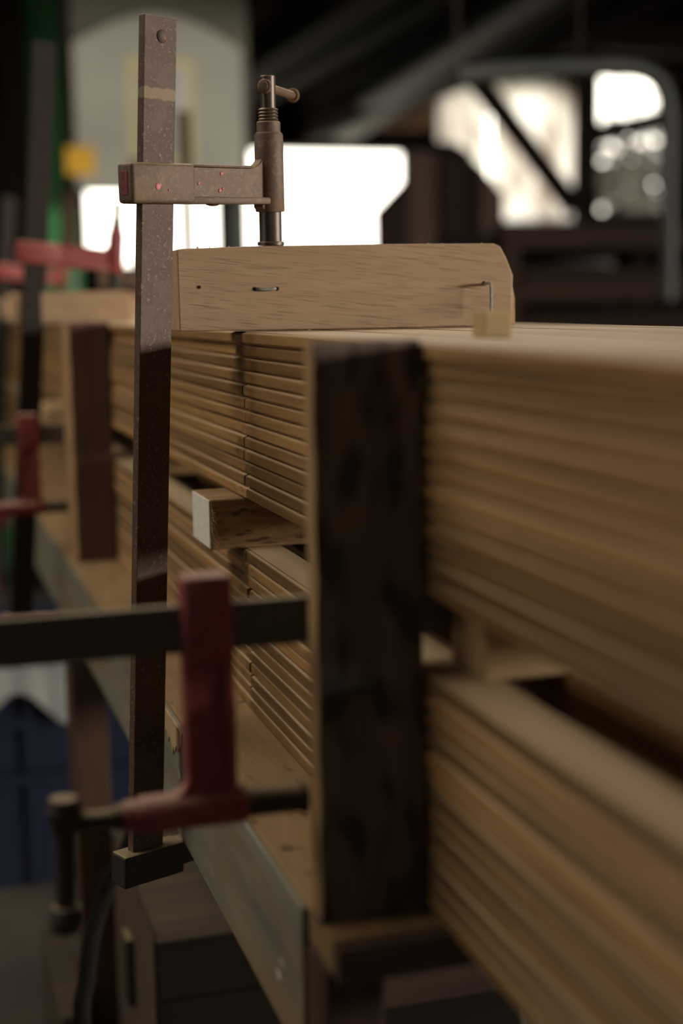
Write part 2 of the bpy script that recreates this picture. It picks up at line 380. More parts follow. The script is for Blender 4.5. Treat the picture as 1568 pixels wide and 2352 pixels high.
# ------------------------------------------------------------------ uprights
def upright(x0, x1, y0, y1, z1, mat, label, wav=.0004):
    bm = bmesh.new(); n = 26
    rings = []
    for k in range(n+1):
        z = ZB+.0005+(z1-ZB)*k/n
        a = math.sin(k*1.3)*wav; b_ = math.sin(k*.9+2)*wav*.7
        rings.append([bm.verts.new(p) for p in ((x0+a, y0+b_, z), (x1, y0, z), (x1, y1, z), (x0+a, y1+b_, z))])
    for A, B in zip(rings, rings[1:]):
        for i in range(4): bm.faces.new([A[i], A[(i+1) % 4], B[(i+1) % 4], B[i]])
    bm.faces.new(rings[0]); bm.faces.new(rings[-1])
    o = obj('upright_batten', bm, mat, bev=.001); o.data.materials.append(M['tan_face'])
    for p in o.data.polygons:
        if p.normal.x < -.8: p.material_index = 1  # outward face coloured a paler tan than the other faces
    return tag(o, label, 'batten', 'uprights clamped to the stack side')
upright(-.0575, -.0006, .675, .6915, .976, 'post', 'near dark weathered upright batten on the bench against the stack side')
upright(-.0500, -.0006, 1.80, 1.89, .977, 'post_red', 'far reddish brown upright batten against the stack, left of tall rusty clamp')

# ------------------------------------------------------------------ spacers on top of the stack
ZT = ZB+.30
sp = thing('clamping_block', 'pale oak clamping block with two bent nails under the tall rusty clamp', 'wood block', (.09, 1.10, ZT), 'clamping blocks on top of the stack')
bm = bmesh.new()
x0, x1 = -.047, .224
out = [(x0, ZT+.001), (x0-.0002, ZT+.0624), (x0+.004, ZT+.063), (x0+.06, ZT+.0648), (.10, ZT+.0660), (.212, ZT+.0662), (.2175, ZT+.0638), (.2225, ZT+.055), (.2285, ZT+.041), (.2275, ZT+.006), (.226, ZT+.0005), (.1, ZT+.0003)]
prism(bm, out, 1, 1.078, 1.118)
spb = on(sp, obj('block_body', bm, 'spacer', bev=.0012))
bm = bmesh.new(); prism(bm, [(.2262, ZT+.002), (.2272, ZT+.038), (.2305, ZT+.022), (.2305, ZT+.001)], 1, 1.079, 1.113)
on(sp, obj('sawn_end_sliver', bm, 'sticker_pale', bev=.0006))
bm = bmesh.new(); tube(bm, [(.0135, 1.0795, 1.0075), (.0160, 1.0767, 1.0072), (.022, 1.0764, 1.0070), (.0275, 1.0768, 1.0072), (.0292, 1.0795, 1.0074)], .0013, 10, 6)
on(sp, obj('nail', bm, 'nail', smooth=True))
bm = bmesh.new(); tube(bm, [(.2030, 1.0805, 1.0082), (.2030, 1.0690, 1.0096), (.2033, 1.0655, 1.0078), (.2033, 1.0645, .998), (.2030, 1.0642, .9853)], .00115, 10, 6)
on(sp, obj('nail', bm, 'nail', smooth=True))
bm = bmesh.new(); cyl(bm, (-.0307, 1.0785, 1.0092), (-.0307, 1.0776, 1.0092), .0013); on(sp, obj('nail_hole', bm, 'hole'))
bm = bmesh.new()
for p in ((.0127, 1.0073), (.0303, 1.0073), (.2030, 1.0098)):
    cyl(bm, (p[0], 1.0785, p[1]), (p[0], 1.0777, p[1]), .0016, seg=10)
on(sp, obj('nail_mark', bm, 'hole'))
box_ = tag(box('offcut_block', (.0585, .735, ZT+.0003), (.0760, .752, ZT+.0150), 'sticker_pale', bev=.001),
           'small pale offcut block lying on the stack in front of the bent nail', 'offcut')
# sawdust crumbs and shavings on the top edge of the block
bm = bmesh.new()
for k in range(26):
    x = random.uniform(-.03, .21); zt = ZT+.0640+(x+.047)/.261*.0028
    bmesh.ops.create_icosphere(bm, subdivisions=1, radius=random.uniform(.0004, .0010), matrix=Matrix.Translation((x, 1.081+random.uniform(0, .03), zt)))
for k in range(12):
    x = random.uniform(.10, .20); p = Vector((x, 1.072, ZT+.0006))
    tube(bm, [p, p+Vector((.004, -.001, .0012)), p+Vector((.009, .001, .0005))], .0003, 5, 3)
tag(obj('sawdust', bm, 'sticker_pale'), 'crumbs of sawdust on the pale clamping block and stack top', 'sawdust', None, 'stuff')

tag(box('clamping_block', (-.105, 1.957, ZT+.0005), (.054, 1.997, ZT+.042), 'spacer', bev=.0015), 'pale clamping block on the far part of the stack, left of tall clamp', 'wood block', 'clamping blocks on top of the stack')
tag(box('clamping_block', (-.10, 2.986, ZT+.0005), (.40, 3.028, ZT+.045), 'spacer', bev=.0015), 'pale clamping block at the far left under the farthest red clamp', 'wood block', 'clamping blocks on top of the stack')
tag(box('clamping_block', (.06, 4.10, ZT+.0005), (.395, 4.14, ZT+.045), 'spacer', bev=.0015), 'clamping block at the very end of the stack, hidden by the tall clamp', 'wood block', 'clamping blocks on top of the stack')
tag(box('clamping_block', (.06, 3.40, ZT+.0005), (.40, 3.44, ZT+.045), 'spacer', bev=.0015), 'clamping block hidden behind the pale oak block at far end of stack', 'wood block', 'clamping blocks on top of the stack')

# ------------------------------------------------------------------ F clamps
def clamp(name, label, mtx, blen, bw, bt, arm_z, throat, pad_z, boss_r, boss, head, handle, mats, armh=.0145, jawh=.026, jawl=.056, tail=.028,
          paint=False, cast=None, group='F clamps on the stack', stub=False, knob=False, collar=(-.010, .046), hollow=True, tilt=0.0):
    """local frame: z along the bar from the fixed jaw (its clamping face at z=0), x towards the work, y across the thickness"""
    t = thing(name, label, 'clamp', group=group, mtx=mtx)
    bm = bmesh.new(); bx(bm, (0, -bt/2, -tail+.002), (bw, bt/2, blen)); bar = obj('bar', bm, mats['bar'], t, bev=.0007)
    if stub:
        bm = bmesh.new(); lathe(bm, [(.0048, -.0002), (.0047, .0002), (.0038, .0009), (.0020, .0015), (0, .0017)], (bw*.54, -bt/2, blen-.0135), (0, -1, 0), 20)
        obj('end_stop_rivet', bm, mats['bar'], t, smooth=True)
    ct = .0095                               # half thickness of the collar
    # fixed jaw
    bm = bmesh.new(); bx(bm, (-.011, -ct, -jawh), (jawl-.011, ct, -.0005)); bx(bm, (jawl-.013, -ct*.72, -jawh+.005), (throat+.016, ct*.72, -.0005))
    obj('fixed_jaw', bm, mats['jaw'], t, bev=.0018)
    # sliding arm
    a0, a1 = arm_z-armh, arm_z+armh
    at_ = obj('sliding_arm', arm_bm(collar, ct, a0, a1, throat, boss_r, boss, arm_z, hollow), mats['arm'], t, smooth=True)
    if paint:
        bm = bmesh.new()
        for (x, z, s) in ((.012, -.0025, .0021), (.0215, -.0048, .0007), (.052, .0005, .0011), (.0735, .0078, .0012), (.0715, -.0045, .0013), (.0745, -.0030, .0009), (.055, -.0108, .0014)):
            yy = -ct-.0002 if x < collar[1] else -ct*.48-.0002
            for q in range(2):
                bmesh.ops.create_icosphere(bm, subdivisions=2, radius=1, matrix=Matrix.Translation((x+q*s*.7, yy, arm_z+z+q*s*.4)) @ Matrix.Diagonal((s*(1-.3*q), .0004, s*(1.15-.4*q), 1)))
        cp = obj('paint_chips', bm, 'chip', t); cp['label'] = 'pinkish red paint chips'; cp['kind'] = 'stuff'
        bm = bmesh.new(); bx(bm, (collar[0]-.0004, -.0042, arm_z-armh+.006), (collar[0]+.0005, .0034, arm_z+armh-.006))
        cp = obj('paint_patch', bm, 'patch', t, bev=.0003); cp['label'] = 'dull red paint left on the collar end'
    armparts = [at_]
    if paint: armparts += [c for c in t.children if c.name.startswith('paint')]
    # screw
    bm = bmesh.new(); r = boss_r*.69
    b0, b1, b2 = arm_z+boss[0], arm_z+boss[1], arm_z+boss[2]
    prof = [(0, pad_z+.003), (r*1.12, pad_z+.003), (r*1.12, b0+.006)]
    prof += [(r*.98, b0+.0062), (r*.98, b2-.001)]
    z = b2; rt = r*1.0
    while z < b2+head[0]:
        prof += [(rt*.88, z), (rt, z+.0011), (rt*.88, z+.0022)]; z += .0024
    prof += [(rt*.74, z), (rt*.76, b2+head[1]-.001), (rt*.64, b2+head[1]), (0, b2+head[1])]
    lathe(bm, prof, (throat, 0, 0), (0, 0, 1), 28); sc = obj('screw', bm, mats['screw'], t, smooth=True)
    bm = bmesh.new(); pr = boss_r*.92; lathe(bm, [(0, pad_z), (pr-.0006, pad_z), (pr, pad_z+.0006), (pr, pad_z+.0026), (pr-.0008, pad_z+.0033), (r, pad_z+.0036), (0, pad_z+.0036)], (throat, 0, 0), (0, 0, 1), 28)
    sp_ = obj('swivel_pad', bm, mats['screw'], t, smooth=True)
    # handle
    hd = Vector(handle[0]).normalized(); c = Vector((throat, 0, b2+head[1]-handle[3])); hr = handle[4]
    p, q = c+hd*handle[1], c+hd*handle[2]
    bm = bmesh.new(); cyl(bm, p, q, hr, seg=20); hb = obj('handle', bm, mats['handle'], t, smooth=True)
    for e, d in ((p, -hd), (q, hd)):
        bm = bmesh.new(); R = hr*1.75
        if knob: lathe(bm, [(0, -R*.9), (R*.75, -R*.7), (R, 0), (R*.75, R*.7), (0, R*.9)], e, d, 20)
        else: lathe(bm, [(0, -.0018), (R-.0006, -.0018), (R, -.0012), (R, .0008), (R-.0008, .0016), (R*.62, .0018), (R*.60, .0026), (R*.3, .0030), (0, .0030)], e, d, 24)
        obj('end_cap', bm, mats['handle'], hb, smooth=True)
    if tilt:                                 # the loaded arm cocks on the bar
        P = Vector((throat, 0, pad_z)); m = Matrix.Translation(P) @ Matrix.Rotation(tilt, 4, 'Y') @ Matrix.Translation(-P)
        for o in armparts+[sc, sp_, hb]: o.matrix_local = m
    return t

def arm_bm(collar, ct, a0, a1, throat, br, boss, az, hollow):
    bm = bmesh.new(); c0, c1 = collar
    # collar block round the bar
    b2 = bmesh.new(); bx(b2, (c0, -ct, a0), (c1, ct, a1)); bevel(b2, .0028, 3)
    me = bpy.data.meshes.new('tmp'); b2.to_mesh(me); bm.from_mesh(me); b2.free()
    # web with curved shoulder up to the boss, thinner than the collar
    w = ct*.48; h1 = a1-.001; top = az+boss[1]-.016
    pts = [(c1-.006, a0+.0015), (throat, a0+.0015), (throat, top)]
    R = .011; cx, cz = throat-br*.85-R, h1+R
    for k in range(9):
        a = k/8*PI/2; pts.append((cx+R*math.cos(a), cz-R*math.sin(a)))
    pts.append((c1-.006, h1))
    b2 = bmesh.new(); prism(b2, pts, 1, -w, w); bevel(b2, .0008, 1)
    b2.to_mesh(me); bm.from_mesh(me); b2.free()
    # bottom and top flanges
    fl = .0052 if hollow else .004
    for z0, z1, xe, wd in ((a0, a0+fl, throat-br*.2, ct*.94), (a1-.0022, a1-.0002, throat-br-.010, ct*.80)):
        b2 = bmesh.new(); bx(b2, (c1-.006, -wd, z0), (xe, wd, z1)); bevel(b2, .0012, 2); b2.to_mesh(me); bm.from_mesh(me); b2.free()
    b2 = bmesh.new(); bmesh.ops.create_icosphere(b2, subdivisions=2, radius=1, matrix=Matrix.Translation((c1+.022, 0, a0+.0006)) @ Matrix.Diagonal((.006, ct*.5, .0022, 1)))
    b2.to_mesh(me); bm.from_mesh(me); b2.free()
    # boss
    e0, e1, e2 = az+boss[0], az+boss[1], az+boss[2]
    b2 = bmesh.new()
    lathe(b2, [(br*.55, e0), (br-.0006, e0), (br, e0+.0008), (br*.965, e1-.002), (br*.90, e1-.0004), (br*.82, e1), (br*.80, e1+.0006), (br*.80, e2-.0012), (br*.72, e2-.0002), (br*.5, e2)], (throat, 0, 0), (0, 0, 1), 40)
    b2.to_mesh(me); bm.from_mesh(me); b2.free()
    # foot lug beside the boss
    b2 = bmesh.new(); prism(b2, [(throat-br*1.05, e0+.003), (throat-br*.7, e0), (throat, e0), (throat, a0+.004), (throat-br*1.05, a0+.004)], 1, -ct*.6, ct*.6); bevel(b2, .001, 2)
    b2.to_mesh(me); bm.from_mesh(me); b2.free()
    bpy.data.meshes.remove(me)
    return bm

def frame(o, az, lx, ly):
    a = math.radians(az); d = Vector((math.sin(a), math.cos(a), 0)); z = Vector((0, 0, 1)); y = z.cross(d)
    zz = (z+d*lx+y*ly).normalized(); y2 = zz.cross(d).normalized(); x2 = y2.cross(zz)
    return Matrix(((x2.x, y2.x, zz.x, o[0]), (x2.y, y2.y, zz.y, o[1]), (x2.z, y2.z, zz.z, o[2]), (0, 0, 0, 1)))
redf = dict(bar='barfar', jaw='red', arm='red', screw='iron', handle='iron')
rusty = dict(bar='rust', jaw='iron', arm='cast', screw='screw', handle='cast')
redm = dict(bar='barsteel', jaw='red', arm='red', screw='iron', handle='iron')
# the tall sharp one
MT = frame((-.1039, 1.0455, .5825), 64.33, .0327, -.0393)
hd_w = Vector((math.sin(math.radians(33)), math.cos(math.radians(33)), -.02))
hd_l = MT.to_3x3().transposed() @ hd_w
clamp('f_clamp', 'tall rusty brown clamp with cast arm screwing down on pale oak block', MT, .6168, .0281, .0073,
      .5082, .1239, .4626, .0114, (-.020, .0395, .0480), (.0095, .0335), (hd_l, -.0075, .062, .0085, .0031), rusty, armh=.0143, paint=True, stub=True, tilt=math.radians(-3.6))

# red clamps pressing the uprights from the left (bar across the stack through the gap)
def across(y, zbar, tip_x, tilt=0.0):
    # local z -> world -X (from right fixed jaw to left), local x -> world -Z, local y -> +Y... right handed: x(-Z) * y(?) = z(-X)
    X = Vector((math.sin(tilt), 0, -math.cos(tilt))); Z = Vector((-math.cos(tilt), 0, -math.sin(tilt))); Y = Z.cross(X)
    o = (.2935+.001, y, zbar)
    return Matrix(((X.x, Y.x, Z.x, o[0]), (X.y, Y.y, Z.y, o[1]), (X.z, Y.z, Z.z, o[2]), (0, 0, 0, 1)))
def red_across(y, ztop, padx, armx, label, handle_dir, blen=.66, kn=True):
    mt = across(y, ztop, padx)
    o0 = .2945
    return clamp('f_clamp', label, mt, blen, .0245, .0066, o0-armx, .108, o0-padx, .0100, (-.0185, .038, .046), (.004, .036),
                 (handle_dir, -.007, .050, .0065, .0054), redm, armh=.0128, knob=kn, collar=(-.0155, .031), tail=.024)
# blades: local x is down, so the handle hangs along +x
red_across(.6965+.0035, .8450, -.0582, -.1095, 'near red clamp with dark bar running left, screw on near dark upright', (1, 0, .02))
red_across(1.8955, .8442, -.0508, -.0975, 'blurred red clamp with dark bar on the far reddish upright', (1, .2, .0), .60)

# far clamps standing up beside the bench
def far_tall(x, y, az, top, padz, lx, ly, label, mats, throat=.11, zr=.5825, armdz=.054):
    return clamp('f_clamp', label, frame((x, y, zr), az, lx, ly), top-zr, .030, .0075, padz-zr+armdz, throat, padz-zr, .0114,
                 (-.018, .038, .046), (.008, .033), ((.3, .95, 0), -.008, .06, .0085, .0031), mats)
far_tall(-.128, 1.950, 80, 1.345, ZT+.0425, .088, 0, 'far tall clamp with red arm and dark bar on left clamping block', redf, .125)
far_tall(-.102, 2.98, 80, 1.225, ZT+.0455, .10, 0, 'farthest red clamp with dark bar at left edge of the photo', redf, .13)
far_tall(.427, 4.10, -92, 1.41, ZT+.0455, .0, 0, 'far rusty clamp with short brown bar end at the left of tall clamp', dict(rusty, bar='barbrown'), .12)
far_tall(.431, 3.392, -92, 1.45, ZT+.0455, .0, 0, 'far slim brown bar clamp upright between tall clamp and its screw', dict(rusty, bar='barbrown'), .12)

# ------------------------------------------------------------------ under the bench and at its left
cr = thing('wooden_crate', 'old dark fronted wooden crate under the bench below the tall clamp', 'crate', (.15, 1.5, 0))
bm = bmesh.new(); bx(bm, (-.042, 1.34, .3655), (.36, 1.66, .38)); on(cr, obj('lid', bm, 'crate_wood', bev=.002))
bm = bmesh.new(); bx(bm, (-.040, 1.36, .0), (-.026, 1.655, .365)); on(cr, obj('side_panel', bm, 'crate_side', bev=.002))
bm = bmesh.new(); bx(bm, (.344, 1.36, .0), (.358, 1.655, .365)); on(cr, obj('side_panel', bm, 'crate_side', bev=.002))
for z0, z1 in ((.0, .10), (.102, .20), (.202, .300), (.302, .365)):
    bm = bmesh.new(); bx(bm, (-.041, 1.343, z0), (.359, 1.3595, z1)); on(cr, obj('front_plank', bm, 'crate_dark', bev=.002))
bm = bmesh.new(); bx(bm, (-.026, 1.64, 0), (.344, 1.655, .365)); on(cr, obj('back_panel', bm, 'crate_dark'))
bm = bmesh.new(); bx(bm, (-.049, 1.50, .22), (-.0402, 1.535, .30)); on(cr, obj('handle', bm, 'iron', bev=.003))

def plastic_crate(x0, x1, y0, y1, z0, z1, label, open_handle=False):
    t = thing('plastic_crate', label, 'crate', ((x0+x1)/2, (y0+y1)/2, z0), 'blue plastic crates stacked beyond the bench')
    w = .004; bm = bmesh.new()
    bx(bm, (x0, y0, z0), (x1, y1, z0+w)); bx(bm, (x0, y1-w, z0+w), (x1, y1, z1)); bx(bm, (x0, y0, z0+w), (x0+w, y1-w, z1)); bx(bm, (x1-w, y0, z0+w), (x1, y1-w, z1))
    bx(bm, (x0+w, y0, z0+w), (x1-w, y0+w, z1)); on(t, obj('crate_body', bm, 'blue'))
    bm = bmesh.new(); e = .008
    bx(bm, (x0-e, y0-e, z1-.014), (x1+e, y0-.0005, z1)); bx(bm, (x0-e, y1+.0005, z1-.014), (x1+e, y1+e, z1))
    bx(bm, (x0-e, y0, z1-.014), (x0-.0005, y1, z1)); bx(bm, (x1+.0005, y0, z1-.014), (x1+e, y1, z1)); on(t, obj('rim', bm, 'blue', bev=.002))
    n = 5
    for k in range(n):
        x = x0+.03+(x1-x0-.06)*k/(n-1); bm = bmesh.new(); bx(bm, (x-.006, y0-.009, z0+.004), (x+.006, y0-.0005, z1-.016)); on(t, obj('rib', bm, 'blue', bev=.001))
    return t
plastic_crate(-.36, .20, 2.42, 2.80, .0, .200, 'bottom blue plastic crate of the stack on the floor at left')
plastic_crate(-.35, .19, 2.43, 2.79, .202, .297, 'middle shallow blue plastic crate of the stack at left')
plastic_crate(-.35, .19, 2.43, 2.79, .299, .424, 'top blue plastic crate with white cloth hanging over its front')
bm = bmesh.new(); nx, nz = 40, 22; V = []
for i in range(nx+1):
    row = []
    for j in range(nz+1):
        u = i/nx; v = j/nz; x = -.33+.345*u
        drape = .125+.03*math.sin(u*7)+.02*math.sin(u*17)
        s = v*(drape+.10)
        if s < .10: p = (x, 2.52-s, .4265+.002*math.sin(u*30+v*5))
        else:
            f = (s-.10); p = (x+.02*math.sin(v*3+u*6), 2.417-.006*abs(math.sin(u*23+v))-.010*v, .4255-f)
        row.append(bm.verts.new(p))
    V.append(row)
for i in range(nx):
    for j in range(nz): bm.faces.new([V[i][j], V[i+1][j], V[i+1][j+1], V[i][j+1]])
ex = bmesh.ops.solidify(bm, geom=bm.faces[:], thickness=.002)
tag(obj('cloth', bm, 'cloth', smooth=True), 'grey white cloth draped over the front of the top blue crate', 'cloth')
bm = bmesh.new(); tube(bm, [(-.030, 1.31, .575), aty(290, 1960, 1.31), aty(255, 2015, 1.31), aty(238, 2060, 1.31), aty(212, 2150, 1.30), aty(199, 2250, 1.29), aty(190, 2380, 1.28), (-.115, 1.26, .10), (-.125, 1.24, .008), (-.20, 1.22, .008)], .0085, 12, 10)
tag(obj('rubber_hose', bm, 'black', smooth=True), 'black hose hanging from under the bench in front of the wooden crate', 'hose')

# ------------------------------------------------------------------ room
YB = 8.0; XL, XR, YF, ZC = -3.2, 6.2, -3.6, 2.75
bm = bmesh.new(); bx(bm, (XL-.2, YF-.2, -.12), (XR+.2, YB+.15, 0)); struct('floor', bm, 'floor')
SK = (-2.3, -.8, .8, 2.9)               # roof light left of the bench
SK_FILL = (.1, 1.5, 1.9, 3.5)  # extra roof opening, added to brighten the top of the stack
def holed(name, axis, a, b, u0, u1, z0, z1, holes, mat):
    us = sorted({u0, u1} | {h[0] for h in holes} | {h[1] for h in holes}); zs = sorted({z0, z1} | {h[2] for h in holes} | {h[3] for h in holes})
    bm = bmesh.new()
    for i in range(len(us)-1):
        for j in range(len(zs)-1):
            cu, cz = (us[i]+us[i+1])/2, (zs[j]+zs[j+1])/2
            if any(h[0] < cu < h[1] and h[2] < cz < h[3] for h in holes): continue
            lo, hi = [us[i], zs[j]], [us[i+1], zs[j+1]]; lo.insert(axis, a); hi.insert(axis, b); bx(bm, lo, hi)
    bmesh.ops.remove_doubles(bm, verts=bm.verts[:], dist=1e-5)
    return struct(name, bm, mat)
def hole(px0, px1, py0, py1):
    a, b = aty(px0, py0, YB), aty(px1, py1, YB); return (a.x, b.x, min(a.z, b.z), max(a.z, b.z))
H1 = hole(195, 940, 335, 602); H2 = hole(1000, 1335, 185, 510); H3 = hole(1362, 1545, 160, 500)
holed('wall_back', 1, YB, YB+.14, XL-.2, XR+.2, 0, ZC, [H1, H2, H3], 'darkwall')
holed('ceiling', 2, ZC, ZC+.1, XL-.2, XR+.2, YF-.2, YB+.15, [SK, SK_FILL], 'deck')
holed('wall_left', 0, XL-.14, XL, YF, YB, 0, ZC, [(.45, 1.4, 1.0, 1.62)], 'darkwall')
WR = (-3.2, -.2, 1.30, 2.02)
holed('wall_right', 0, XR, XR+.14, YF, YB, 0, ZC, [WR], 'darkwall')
holed('wall_front', 1, YF-.14, YF, XL, XR, 0, ZC, [(-1.25, -.65, 1.3, 1.8)], 'darkwall')  # unseen opening behind the camera, added for a little front fill
bm = bmesh.new(); bx(bm, (-30, YB+.3, -.3), (40, 60, -.15)); g = struct('ground', bm, 'ground')
def window(n, h, muls):
    x0, x1, z0, z1 = h; bm = bmesh.new(); w = .035; y0, y1 = YB+.03, YB+.09
    bx(bm, (x0, y0, z0), (x0+w, y1, z1)); bx(bm, (x1-w, y0, z0), (x1, y1, z1)); bx(bm, (x0+w, y0, z0), (x1-w, y1, z0+w)); bx(bm, (x0+w, y0, z1-w), (x1-w, y1, z1))
    for f in muls: x = x0+(x1-x0)*f; bx(bm, (x-.014, y0, z0+w), (x+.014, y1, z1-w))
    return struct('window_%d' % n, bm, 'frame')
window(2, H2, ()); window(3, H3, ())
bm = bmesh.new(); x0, x1, z0, z1 = H1
bx(bm, (x0-.06, YB-.05, z1), (x1+.06, YB-.001, z1+.16)); struct('trim_1', bm, 'beam')
a, b = aty(835, 205, YB-.3), aty(1002, 288, YB-.3)
bm = bmesh.new(); bx(bm, (a.x, YB-.3, b.z), (b.x, YB-.001, a.z)); struct('trim_30', bm, 'header')
# translucent cream sheets hung in the second window
def hang(px0, px1, py0, py1, Y, label):
    py0 -= 22
    a, b = aty(px0, py0, Y), aty(px1, py1, Y); bm = bmesh.new(); n = 24; R = []
    for i in range(n+1):
        x = a.x+(b.x-a.x)*i/n; y = Y+.012*math.sin(i*1.7); R.append((bm.verts.new((x, y, b.z)), bm.verts.new((x, y, a.z))))
    for p, q in zip(R, R[1:]): bm.faces.new([p[0], q[0], q[1], p[1]])
    return tag(obj('plastic_sheet', bm, 'sheet', smooth=True), label, 'sheet', 'cream sheets at the back window')
hang(1002, 1122, 185, 508, YB-.014, 'cream translucent sheet over the left of the window behind the diagonal brace')
hang(1128, 1333, 185, 508, YB-.014, 'cream translucent sheet over the middle of the window behind the diagonal brace')
# timber post with brace
def bar2(bm, p, q, w, d):
    p, q = Vector(p), Vector(q); z = (q-p).normalized(); y = Vector((0, 1, 0)); y = (y-z*y.dot(z)).normalized(); x = y.cross(z)
    m = Matrix(((x.x, y.x, z.x, p.x), (x.y, y.y, z.y, p.y), (x.z, y.z, z.z, p.z), (0, 0, 0, 1)))
    bx(bm, (-w/2, -d/2, 0), (w/2, d/2, (q-p).length), m)
a = aty(1345, 400, 6.4)
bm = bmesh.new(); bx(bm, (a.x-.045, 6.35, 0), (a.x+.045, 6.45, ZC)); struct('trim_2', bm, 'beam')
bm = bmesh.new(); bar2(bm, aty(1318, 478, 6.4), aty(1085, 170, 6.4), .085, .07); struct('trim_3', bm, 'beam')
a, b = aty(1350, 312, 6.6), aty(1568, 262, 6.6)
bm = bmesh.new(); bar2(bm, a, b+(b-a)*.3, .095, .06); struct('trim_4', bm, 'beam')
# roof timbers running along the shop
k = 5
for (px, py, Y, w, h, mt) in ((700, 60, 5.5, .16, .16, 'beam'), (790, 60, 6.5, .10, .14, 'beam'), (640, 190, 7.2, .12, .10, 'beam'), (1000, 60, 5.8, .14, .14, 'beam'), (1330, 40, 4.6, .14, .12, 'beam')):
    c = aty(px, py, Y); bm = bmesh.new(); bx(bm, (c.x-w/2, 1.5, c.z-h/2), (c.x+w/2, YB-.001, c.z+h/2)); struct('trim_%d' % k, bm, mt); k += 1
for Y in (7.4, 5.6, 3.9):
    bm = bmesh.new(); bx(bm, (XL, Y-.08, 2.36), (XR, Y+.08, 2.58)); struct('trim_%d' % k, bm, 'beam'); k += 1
# big duct and pipe
c = aty(790, 285, 7.6); d = aty(1235, 5, 4.6)
bm = bmesh.new(); cyl(bm, c, d+(d-c)*.3, .10, seg=28, bev=.01); ov = thing('overhead_duct', 'long brown grey duct sloping overhead towards the top right', 'duct', c); on(ov, obj('duct_run', bm, 'duct', smooth=True))
for f in (.15, .6):
    p = c+(d-c)*f; bm = bmesh.new(); bx(bm, (p.x-.015, p.y-.01, p.z+.09), (p.x+.015, p.y+.01, ZC-.001)); on(ov, obj('hanger_strap', bm, 'drum'))
bm = bmesh.new(); P = [aty(1050, 178, 3.4), aty(1200, 160, 3.4), aty(1330, 155, 3.4), aty(1450, 158, 3.4), aty(1510, 185, 3.4), aty(1534, 260, 3.4), aty(1534, 450, 3.4), aty(1532, 690, 3.4)]
tube(bm, P, .0215, 18, 8); pp = thing('grey_pipe', 'grey bent pipe hanging down at the right edge', 'pipe', P[-1]); on(pp, obj('pipe_run', bm, 'pipe', smooth=True))
for p in (P[0], P[2]):
    bm = bmesh.new(); cyl(bm, p+Vector((0, 0, .015)), (p.x, p.y, ZC-.001), .0025, seg=8); on(pp, obj('hanger_rod', bm, 'drum'))

# ------------------------------------------------------------------ bandsaw behind the bench
YS = 4.75
def sq(px0, px1, py0, py1, Y=YS): a, b = aty(px0, py0, Y), aty(px1, py1, Y); return a.x, b.x, b.z, a.z
saw = thing('bandsaw', 'big grey bandsaw with arched wheel door behind the bench', 'bandsaw', (aty(365, 440, YS).x, YS+.2, 0))
x0, x1, z0, z1 = sq(146, 586, -260, 440)
bm = bmesh.new(); bx(bm, (x0, YS+.04, z0+.02), (x1, YS+.34, z1)); on(saw, obj('upper_wheel_housing', bm, 'sawolive', bev=.02, seg=4))
bm = bmesh.new(); pts = [(x0+.004, z0), (x1-.035, z0)]
zt0 = aty(400, 105, YS).z; rise = aty(400, 32, YS).z-zt0
for i in range(25):
    u = 1-i/24; pts.append((x0+.004+(x1-.039-x0)*u, zt0+rise*math.sin(PI*u)))
prism(bm, pts, 1, YS, YS+.05); door = on(saw, obj('wheel_door', bm, 'sawgrey', bev=.006, seg=3)); door['label'] = 'pale grey arched wheel door'
def plate(n, px0, px1, py0, py1, y, mat, par=None, t=.002):
    a, b, c, d = sq(px0, px1, py0, py1, y); bm = bmesh.new(); bx(bm, (a, y-t, c), (b, y, d)); return on(par or saw, obj(n, bm, mat))
pl = plate('warning_label', 150, 220, 337, 402, YS, 'yellow'); pl['label'] = 'plain yellow square label'
fr = plate('notice_border', 290, 450, 132, 380, YS, 'yellowframe')
p2 = plate('notice_paper', 312, 432, 152, 360, YS-.0021, 'sawgrey', saw, .001)
plate('notice_picture', 395, 428, 160, 260, YS-.0033, 'paper', saw, .001)
a, b, c, d = sq(538, 588, 440, 760)
bm = bmesh.new(); bx(bm, (a, YS+.08, .5), (b, YS+.30, z0+.0195)); on(saw, obj('column', bm, 'sawdark', bev=.008))
a, b, c, d = sq(150, 192, 440, 600)
bm = bmesh.new(); bx(bm, (a, YS+.12, c), (b, YS+.17, z0+.0195)); on(saw, obj('blade_guard', bm, 'plank_brown', bev=.004))
bm = bmesh.new(); bx(bm, (x0, YS+.06, 0), (x1, YS+.36, .80)); on(saw, obj('lower_wheel_housing', bm, 'sawgrey', bev=.02, seg=3))
bm = bmesh.new(); bx(bm, (x0-.1, YS-.08, .86), (x1-.1, YS+.44, .90)); on(saw, obj('table', bm, 'sawdark', bev=.004))
bm = bmesh.new(); bx(bm, (x0+.1, YS+.1, .80), (x0+.3, YS+.3, .86)); on(saw, obj('table_trunnion', bm, 'sawdark'))
bm = bmesh.new(); a = aty(170, 640, YS+.14); bx(bm, (a.x-.006, YS+.13, .86), (a.x+.006, YS+.135, z0+.02)); on(saw, obj('blade', bm, 'nail'))
